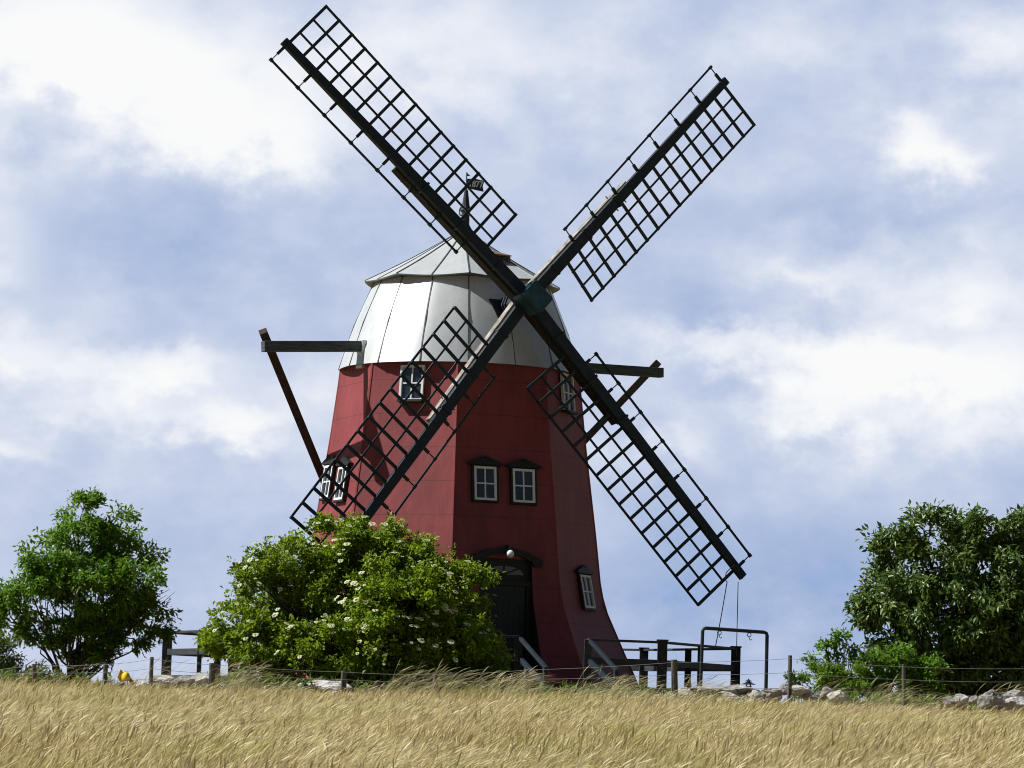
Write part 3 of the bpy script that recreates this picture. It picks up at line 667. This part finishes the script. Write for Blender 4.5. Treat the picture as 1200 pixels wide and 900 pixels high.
# ---------------------------------------------------------------- foliage
def leaves(C, D_, Nn, ln, wd):
    """folded leaf blades: base, left, tip, right"""
    D_ = D_/np.linalg.norm(D_, axis=1, keepdims=True); Sd = np.cross(D_, Nn); Sd /= np.linalg.norm(Sd, axis=1, keepdims=True) + 1e-9; Up = np.cross(Sd, D_)
    n = len(C); ln = ln[:, None]; wd = wd[:, None]
    V = np.stack([C, C + D_*ln*.48 + Sd*wd*.5 + Up*wd*.18, C + D_*ln - Up*ln*.12, C + D_*ln*.48 - Sd*wd*.5 + Up*wd*.18], 1).reshape(-1, 3)
    i = np.arange(n)*4; F = np.stack([np.stack([i, i+1, i+2], 1), np.stack([i, i+2, i+3], 1)], 1).reshape(-1, 3)
    return V, F
def crown(blobs, Yc, depth, twigs, per, spread, ll, lw, droop=.2, shell=.55, uplift=.3, clump=16):
    """blobs: (px, py, rx, ry[, dY]) -> leaf meshes gathered in sprays along twigs; denser towards each clump's outside"""
    ar = np.array([b[2]*b[3] for b in blobs], float); ar /= ar.sum(); Cs = []; Ds = []; cents = []
    for bl, f in zip(blobs, ar):
        dY = bl[4] if len(bl) > 4 else 0; c = np.array(at(bl[0], bl[1], Yc + dY)); sc_ = FPX/Yc
        rx, rz = bl[2]/sc_, bl[3]/sc_; ry = depth*(rx + rz)/2; n = max(3, int(twigs*f)); cents.append((c, rx, rz))
        ns = max(5, int(n/clump)); d = rng.normal(size=(ns, 3)); d /= np.linalg.norm(d, axis=1, keepdims=True); r = (shell + (1 - shell)*rng.random(ns)**.6)*(.84 + .22*rng.random(ns))
        sc3 = np.array([rx, ry, rz]); sub = c + d*r[:, None]*sc3; sr = (.30 + .25*rng.random(ns))*min(rx, rz, .75)
        own = rng.integers(0, ns, n); e = rng.normal(size=(n, 3)); e /= np.linalg.norm(e, axis=1, keepdims=True)
        tw = sub[own] + e*(rng.random(n)**.45*sr[own])[:, None]*np.array([1.15, 1.15, .7])
        out_ = e*.7 + d[own]*.6 + np.array([0, 0, uplift])
        out_ /= np.linalg.norm(out_, axis=1, keepdims=True)
        k = rng.integers(int(per*.5), int(per*1.5) + 1, n); idx = np.repeat(np.arange(n), k); m_ = len(idx)
        along = rng.random(m_)*spread*1.4 - spread*.7
        Cs.append(tw[idx] + out_[idx]*along[:, None] + rng.normal(size=(m_, 3))*spread*.30)
        Ds.append(out_[idx]*.7 + rng.normal(size=(m_, 3))*.75 + np.array([0, 0, -droop]))
    C = np.concatenate(Cs); D_ = np.concatenate(Ds); n = len(C)
    Nn = rng.normal(size=(n, 3))*.62 + np.array([-.58, -.46, .62])
    s_ = .65 + .7*rng.random(n)
    return leaves(C, D_, Nn, ll*s_, lw*s_) + (cents,)
def limbs(base, cents, r0, n_main, name_parent, wob=.12, seed=1, fork=.35):
    rg = random.Random(seed); b = MB(); base = Vector(base)
    mains = []
    for k in range(n_main):
        off = Vector((rg.uniform(-.12, .12)*n_main**.5, rg.uniform(-.12, .12), 0))
        mains.append(base + off)
    for i, (c, rx, rz) in enumerate(cents):
        c = Vector(c); st = mains[i % n_main]; rr = r0*(.55 + .45*rg.random()); pts = []; rads = []
        for j in range(9):
            f = j/8; p = st + (c - st)*f; p.z = st.z + (c.z - st.z)*(f**.85)
            p += Vector((rg.uniform(-1, 1), rg.uniform(-1, 1), 0))*wob*math.sin(f*math.pi); pts.append(p); rads.append(rr*(1 - .82*f) + .006)
        b.tube(pts, rads, 7)
        for j in range(7):                                         # twigs out into the clump
            f = rg.randint(4, 8); p = pts[f]; e = c + Vector((rg.uniform(-1, 1)*rx, rg.uniform(-1, 1)*rx, rg.uniform(-.8, 1)*rz))*.85
            mid = (p + e)/2 + Vector((rg.uniform(-.1, .1), rg.uniform(-.1, .1), .06)); b.tube([p, mid, e], [rads[f]*.5, .012, .004], 5)
    return b
def plant(name, label, cat, base, blobs, Yc, depth, twigs, per, spread, ll, lw, m, r0, n_main, leafname='crown', seed=1, group=None, **kw):
    o = empty(name, (base.x, base.y, 0), label, cat, group)
    V, F, cents = crown(blobs, Yc, depth, twigs, per, spread, ll, lw, **kw)
    npmesh(leafname, V, F, m, o)
    limbs(Vector((base.x, base.y, -.1)), cents, r0, n_main, o, seed=seed).build('trunk', M['bark'], o, smooth=True)
    return o, cents
M['ash'] = leafmat('ash_leaves', (.075, .19, .012), (.20, .36, .028), .52, .42, .45)
M['elder'] = leafmat('elder_leaves', (.13, .235, .008), (.30, .41, .020), .55, .45, .4)
M['walnut'] = leafmat('broad_leaves', (.055, .125, .024), (.165, .245, .05), .38, .38, .5)
M['bright'] = leafmat('bright_leaves', (.10, .20, .014), (.20, .33, .025), .4, .5, .35)
M['olive'] = leafmat('olive_leaves', (.09, .16, .02), (.18, .27, .035), .4, .5, .35)
M['flower'] = leafmat('cream_florets', (.62, .65, .42), (.80, .81, .62), .25, .7, .2)
b0 = at(88, 800, 80)
plant('slender_tree', 'loose bright green tree on several thin stems left of the mill', 'tree', b0,
  [(95, 604, 30, 28), (90, 640, 48, 36), (12, 722, 26, 26, .4), (150, 690, 40, 34, -.6), (112, 752, 34, 22, .3), (128, 630, 36, 36, .6), (152, 655, 32, 32, .8), (58, 655, 36, 32, -.5), (34, 690, 34, 34, -.4), (22, 722, 26, 24), (85, 685, 48, 34, -.6), (135, 690, 46, 34, .3), (185, 698, 28, 24), (170, 715, 34, 22, .4),
   (110, 728, 44, 24), (152, 742, 36, 18, .3), (186, 738, 20, 12), (60, 738, 28, 18), (128, 765, 30, 14), (96, 770, 26, 18, .4), (10, 690, 20, 26), (100, 665, 40, 40, .9), (60, 705, 36, 36, .6), (120, 700, 40, 40, .8), (90, 750, 40, 26, .6)], 80, .75, 2500, 13, .17, .135, .056, M['ash'], .036, 5, seed=3, uplift=.15, droop=.3)
EL = [(330, 664, 44, 34), (300, 682, 26, 24, -.2), (392, 640, 42, 34, .3), (440, 634, 46, 28, .5), (425, 668, 60, 40), (480, 655, 40, 32, .4), (470, 700, 70, 46, -.4), (520, 690, 44, 40, .2), (546, 692, 30, 34, .5), (562, 730, 22, 38, .5), (552, 765, 32, 32, .3),
      (282, 735, 36, 36, -.1), (262, 765, 26, 26), (318, 762, 44, 40, -.4), (360, 720, 44, 36, -.3), (385, 760, 60, 40, -.7), (450, 755, 70, 44, -.8), (515, 760, 56, 42, -.5), (350, 690, 28, 24, .4), (582, 792, 14, 14), (400, 700, 50, 50, .7), (460, 680, 50, 50, .8), (360, 740, 50, 50, .6), (430, 760, 60, 50, .6), (510, 730, 50, 50, .8), (540, 770, 40, 40, .8), (310, 700, 26, 30, .8), (300, 788, 44, 20, .6), (372, 792, 50, 20, .6), (450, 795, 60, 20, .6), (535, 795, 44, 18, .6)]
eb, ec = plant('elder_bush', 'broad flowering elder bush with cream blossoms in front of the red tower', 'bush', at(430, 812, 74.2), EL, 74.2, .85, 9500, 15, .17, .10, .056, M['elder'], .05, 4, seed=5)
# flat cream umbels
nf = 46; V = []; F = []
q = rng.random((nf, 2)); rr = .078*np.sqrt(q[:, 0]); ph = 6.283*q[:, 1]; zz = .018 - 2.4*rr**2
for i in range(nf):
    c = np.array([rr[i]*math.cos(ph[i]), rr[i]*math.sin(ph[i]), zz[i]]); s_ = .011 + .006*rng.random(); an = rng.random()*3
    e1 = np.array([math.cos(an), math.sin(an), rng.normal()*.25])*s_; e2 = np.array([-math.sin(an), math.cos(an), rng.normal()*.25])*s_
    k = len(V); V += [c - e1 - e2, c + e1 - e2, c + e1 + e2, c - e1 + e2]; F.append((k, k+1, k+2, k+3))
fl0 = npmesh('flower_cluster', np.array(V), np.array(F), M['flower']); fl0.parent = eb; org = Vector(eb.location)
cnt = 0
rf = random.Random(9)
spots = []
while len(spots) < 185:
    c, rx, rz = ec[rf.choices(range(len(ec)), [e[1]*e[2] for e in ec])[0]]
    d = Vector((rf.uniform(-1, 1), rf.uniform(-1.1, -.15), rf.uniform(-.35, 1))).normalized()
    p = Vector(c) + Vector((d.x*rx, d.y*.85*(rx + rz)/2, d.z*rz))*1.15
    # keep those no other clump swallows
    if any((((p.x-e[0][0])/(e[1]))**2 + ((p.y-e[0][1])/(.85*(e[1]+e[2])/2))**2 + ((p.z-e[0][2])/e[2])**2) < .95 for e in ec): continue
    spots.append((p, d))
for i, (p, d) in enumerate(spots[:98]):
    o = fl0 if i == 0 else fl0.copy()
    if i: COL.objects.link(o)
    o.parent = eb; o.location = p - org; nrm_ = (d*.7 + Vector((0, -.1, .8))).normalized(); o.rotation_euler = nrm_.to_track_quat('Z', 'Y').to_euler()
    s_ = rf.uniform(.6, 1.15); o.scale = (s_, s_, s_)
fv = np.array([v.co[:] for v in fl0.data.vertices]); ff = np.array([p.vertices[:] for p in fl0.data.polygons]); V = []; F = []
for i, (p, d) in enumerate(spots[98:]):                               # the smaller blossoms, together
    q = np.array((d*.7 + Vector((0, -.1, .8))).normalized().to_track_quat('Z', 'Y').to_matrix()); s_ = rf.uniform(.45, .8)
    V.append(fv @ q.T*s_ + np.array(p)); F.append(ff + len(fv)*i)
tag(npmesh('blossom', np.concatenate(V), np.concatenate(F), M['flower'], eb), kind='stuff')
plant('broadleaf_tree', 'dense dark green tree with large glossy leaves at the right edge', 'tree', at(1120, 815, 80),
  [(1083, 622, 32, 28), (1118, 634, 30, 28, .4), (1150, 628, 36, 28), (1188, 626, 36, 28, .3), (1052, 655, 34, 30), (1030, 668, 18, 18, .4), (1095, 665, 46, 38, -.4), (1148, 668, 50, 42, -.3), (1200, 670, 46, 46), (1022, 698, 22, 24), (1056, 700, 42, 38, -.3),
   (1110, 715, 56, 44, -.6), (1170, 720, 56, 48, -.5), (1225, 720, 50, 56), (1040, 738, 34, 30), (1090, 755, 54, 36, -.3), (1150, 762, 56, 40, -.3), (1205, 770, 50, 44), (1240, 640, 34, 34), (1185, 800, 60, 24), (1110, 798, 60, 24), (1196, 614, 34, 26), (1232, 612, 36, 34), (1240, 680, 40, 50), (1065, 780, 50, 34), (1030, 705, 26, 26)], 80, .8, 4800, 11, .22, .165, .072, M['walnut'], .11, 3, seed=8, uplift=.05, droop=.45)
plant('leafy_shrub', 'mid green shrub in front of the dark tree at the right', 'shrub', at(1050, 815, 77.5), [(1034, 775, 30, 24), (1062, 782, 34, 24), (1015, 788, 18, 18), (1092, 790, 26, 18), (1055, 802, 46, 14), (1020, 808, 36, 12), (1095, 808, 44, 12), (1060, 815, 60, 10)], 77.5, .8, 800, 12, .15, .10, .045, M['ash'], .03, 4, seed=11)
plant('green_bush', 'low bright green bush between the pipe frame and the right tree', 'bush', at(968, 815, 76), [(962, 797, 32, 18), (985, 800, 26, 16), (940, 802, 18, 12), (1003, 800, 18, 18), (968, 785, 22, 10)], 76, .8, 420, 13, .12, .10, .034, M['bright'], .02, 4, seed=13)
plant('sapling', 'thin sapling with sparse leaves rising above the low bright bush', 'sapling', at(988, 812, 77), [(984, 752, 14, 12), (966, 760, 14, 9), (998, 764, 10, 12), (948, 772, 9, 8), (980, 772, 16, 8)], 77, .7, 110, 9, .12, .10, .05, M['ash'], .016, 2, seed=15)
plant('edge_shrub', 'pale green shrub at the far left edge below the tree', 'shrub', at(8, 805, 78), [(8, 770, 30, 24), (30, 785, 28, 18), (-15, 780, 26, 28), (48, 792, 18, 10), (-8, 752, 16, 14)], 78, .8, 420, 11, .16, .095, .04, M['olive'], .025, 4, seed=17)
plant('nettle_clump', 'small fresh green weed clump just left above the white boulder', 'weed', at(362, 812, 71.9), [(358, 800, 8, 5), (348, 812, 10, 4), (366, 806, 6, 4)], 71.9, .8, 26, 9, .05, .07, .035, M['bright'], .008, 2, seed=19)

# ---------------------------------------------------------------- grass
def grassmat(name, c1, c2, greens, trans=.35):
    m = leafmat(name, c1, c2, trans, .6, .25)
    t = m.node_tree; b = t.nodes['Principled BSDF']; src = b.inputs['Base Color'].links[0].from_socket
    g = t.nodes.new('ShaderNodeNewGeometry'); mp = t.nodes.new('ShaderNodeMapping'); mp.inputs['Scale'].default_value = (1, .45, 1); t.links.new(g.outputs['Position'], mp.inputs[0])
    n = t.nodes.new('ShaderNodeTexNoise'); n.inputs['Scale'].default_value = .55; n.inputs['Detail'].default_value = 5; t.links.new(mp.outputs[0], n.inputs['Vector'])
    r = t.nodes.new('ShaderNodeValToRGB'); r.color_ramp.elements[0].position = .50; r.color_ramp.elements[1].position = .68; t.links.new(n.outputs[0], r.inputs[0])
    mx = t.nodes.new('ShaderNodeMix'); mx.data_type = 'RGBA'; t.links.new(mth('MULTIPLY', r.outputs[0], .75, tree=t), mx.inputs[0]); t.links.new(src, mx.inputs[6]); mx.inputs[7].default_value = (*greens, 1)
    n6 = t.nodes.new('ShaderNodeTexNoise'); n6.inputs['Scale'].default_value = .9; n6.inputs['Detail'].default_value = 4; t.links.new(g.outputs['Position'], n6.inputs['Vector'])
    r6 = t.nodes.new('ShaderNodeValToRGB'); r6.color_ramp.elements[0].position = .56; r6.color_ramp.elements[1].position = .70; t.links.new(n6.outputs[0], r6.inputs[0])
    m6 = t.nodes.new('ShaderNodeMix'); m6.data_type = 'RGBA'; t.links.new(mth('MULTIPLY', r6.outputs[0], .6, tree=t), m6.inputs[0]); t.links.new(mx.outputs[2], m6.inputs[6]); m6.inputs[7].default_value = (.24, .125, .045, 1)
    for l_ in list(src.links): 
        if l_.to_node != mx: s_in = l_.to_socket; t.links.remove(l_); t.links.new(m6.outputs[2], s_in)
    return m
M['straw'] = grassmat('straw_heads', (.27, .20, .060), (.95, .83, .50), (.48, .49, .15))
M['under'] = grassmat('undergrowth_blades', (.17, .11, .028), (.46, .32, .09), (.16, .19, .026))
M['pale'] = leafmat('pale_heads', (.64, .56, .33), (.94, .87, .62), .35, .55, .3)
M['tall'] = leafmat('tall_fence_grass', (.28, .28, .10), (.84, .76, .48), .35, .6, .25)
def stems(n, x, y, z, h, lean, wstem, whead, hf, seg=6, droop=.3, az_sd=.35):
    """bent ribbons with a thicker seed head on their last fraction hf"""
    t = np.concatenate([np.linspace(0, 1 - hf, seg - 2), np.linspace(1 - hf*.72, 1, 3)])
    ang = rng.normal(0, az_sd, n); dx, dy = np.cos(ang), np.sin(ang)
    T = t[None, :]; bend = lean[:, None]*h[:, None]*(.35*T + .65*T**2.2); zz = h[:, None]*(T - droop*lean[:, None]*T**3.2)
    P = np.stack([x[:, None] + dx[:, None]*bend, y[:, None] + dy[:, None]*bend, z[:, None] + zz], 2)
    prof_ = np.where(t < 1 - hf + 1e-6, wstem, whead); prof_[-1] = wstem*.5; prof_[seg - 3] = wstem
    a2 = rng.random(n)*6.283; W_ = np.stack([np.cos(a2), np.sin(a2)*.6, np.zeros(n)], 1)
    k = len(t); w = (prof_[None, :]*(.7 + .6*rng.random((n, 1))))[:, :, None]*W_[:, None, :]/2
    V = np.stack([P - w, P + w], 2).reshape(n, k*2, 3)
    base_ = (np.arange(n)*k*2)[:, None]; j = np.arange(k - 1)[None, :]*2
    F = np.stack([base_ + j, base_ + j + 1, base_ + j + 3, base_ + j + 2], 2).reshape(-1, 4)
    return V.reshape(-1, 3), F
gz = np.vectorize(ground)
def scatter(n, y0, y1, pw=1.6):
    y = y0 + (y1 - y0)*rng.random(n)**pw if pw else y0 + (y1 - y0)*rng.random(n)
    return (rng.random(n)*2 - 1)*(y*.157*1.22 + 1.0), y
def vnoise(x, y, s, o=0):
    return (np.sin(x*s*1.3 + o + 1.7*np.sin(y*s*.7 + o)) + np.sin(y*s*1.1 + x*s*.4 + 2*o) + np.sin((x - y)*s*.6 + 3*o))/3
n1 = 190000
x, y = scatter(n1, 25, 71.2, 1.0); gust = .5 + .5*vnoise(x, y, .5, 1.3)
h = np.where(y > 66, .62, 1.0)*(.24 + .34*rng.random(n1)**1.3)*(1 + .18*vnoise(x, y, .8, 2.2)); lean = np.clip(.34 + .42*gust + rng.normal(0, .22, n1), .0, 1.25)
V, F = stems(n1, x, y, gz(x, y) - .02, h, lean, .004, .0125, .27, az_sd=.6)
tag(npmesh('meadow_grass', V, F, M['straw']), 'wind-bent dry straw grass with pale seed heads filling the field', 'grass', kind='stuff')
n5 = 14000
x, y = scatter(n5, 29, 69, 1.0); k = vnoise(x, y*.6, .55, 4.1) + rng.normal(0, .35, n5) > .15; x, y = x[k], y[k]; n5 = len(x)
V, F = stems(n5, x, y, gz(x, y) - .02, .46 + .20*rng.random(n5), np.clip(.75 + rng.normal(0, .2, n5), .2, 1.3), .0045, .018, .24, seg=7, az_sd=.35)
tag(npmesh('pale_grass_stalks', V, F, M['pale']), 'taller nearly white grass heads bending over the straw field', 'grass', kind='stuff')
n2 = 98000
x, y = scatter(n2, 24, 71.3, 1.0)
V, F = stems(n2, x, y, gz(x, y) - .02, .16 + .16*rng.random(n2), np.clip(rng.normal(.35, .4, n2), -.8, 1.2), .012, .010, .3, seg=5, az_sd=1.0)
tag(npmesh('meadow_undergrowth', V, F, M['under']), 'short yellow-green and brown blades beneath the seed heads', 'grass', kind='stuff')
n3 = 4200
px_ = np.concatenate([rng.uniform(235, 600, 1400), rng.uniform(585, 830, 1400), rng.uniform(940, 1215, 1200), rng.uniform(-20, 240, 200)])
y = rng.uniform(70.6, 73.0, n3); x = (px_ - 600)/FPX*y + .055*0
near_stone = ((px_ > 338) & (px_ < 408)) | ((px_ > 846) & (px_ < 950)) | (px_ > 1105) | ((px_ > 966) & (px_ < 1000))
y = np.where(near_stone, rng.uniform(72.3, 73.2, n3), y)
x = np.array([at(p, 815, yy).x for p, yy in zip(px_, y)])
V, F = stems(n3, x, y, gz(x, y) - .02, (.5 + .50*rng.random(n3)**1.4)*(.75 + .45*(vnoise(x*2.1, y*.6, 1.1, .4) > 0)), np.clip(rng.normal(.9, .25, n3), .2, 1.4), .006, .019, .24, seg=8, droop=.36)
tag(npmesh('tall_grass', V, F, M['tall']), 'taller arching grass with long seed heads along the wire fence', 'grass', kind='stuff')
# low leafy weeds at the foot of the fence
nw = 12500
px_ = np.concatenate([rng.normal(690, 45, 2600), rng.normal(835, 22, 1000), rng.normal(1060, 60, 5000), rng.normal(440, 110, 2400), rng.normal(30, 40, 1500)]); y = rng.uniform(72.2, 74.0, nw)
C = np.array([at(p, 815, yy) for p, yy in zip(px_, y)]); hh = .06 + .42*rng.random(nw)*(.5 + .5*(np.sin(px_*.21) > -.2)); C[:, 2] = hh
V, F = leaves(C, rng.normal(size=(nw, 3)) + np.array([.3, 0, .9]), rng.normal(size=(nw, 3)), .12 + .12*rng.random(nw), .03 + .03*rng.random(nw))
tag(npmesh('fence_weeds', V, F, M['olive']), 'low yellow-green leafy weeds at the foot of the wire fence', 'weeds', kind='stuff')
# grass around and behind the platform
n4 = 34000
y = 71.3 + 28*rng.random(n4)**1.7; x = (rng.random(n4)*2 - 1)*(y*.157*1.25 + 2)
k = np.hypot(x - X0, y - Y0) > 7.3; x, y = x[k], y[k]; n4 = len(x)
V, F = stems(n4, x, y, gz(x, y) - .02, .16 + .34*rng.random(n4)**1.6, np.clip(rng.normal(.5, .4, n4), -.4, 1.2), .014, .012, .3, seg=5, az_sd=1.0)
tag(npmesh('rough_grass', V, F, M['under']), 'short rough grass on the rise around the mill', 'grass', kind='stuff')
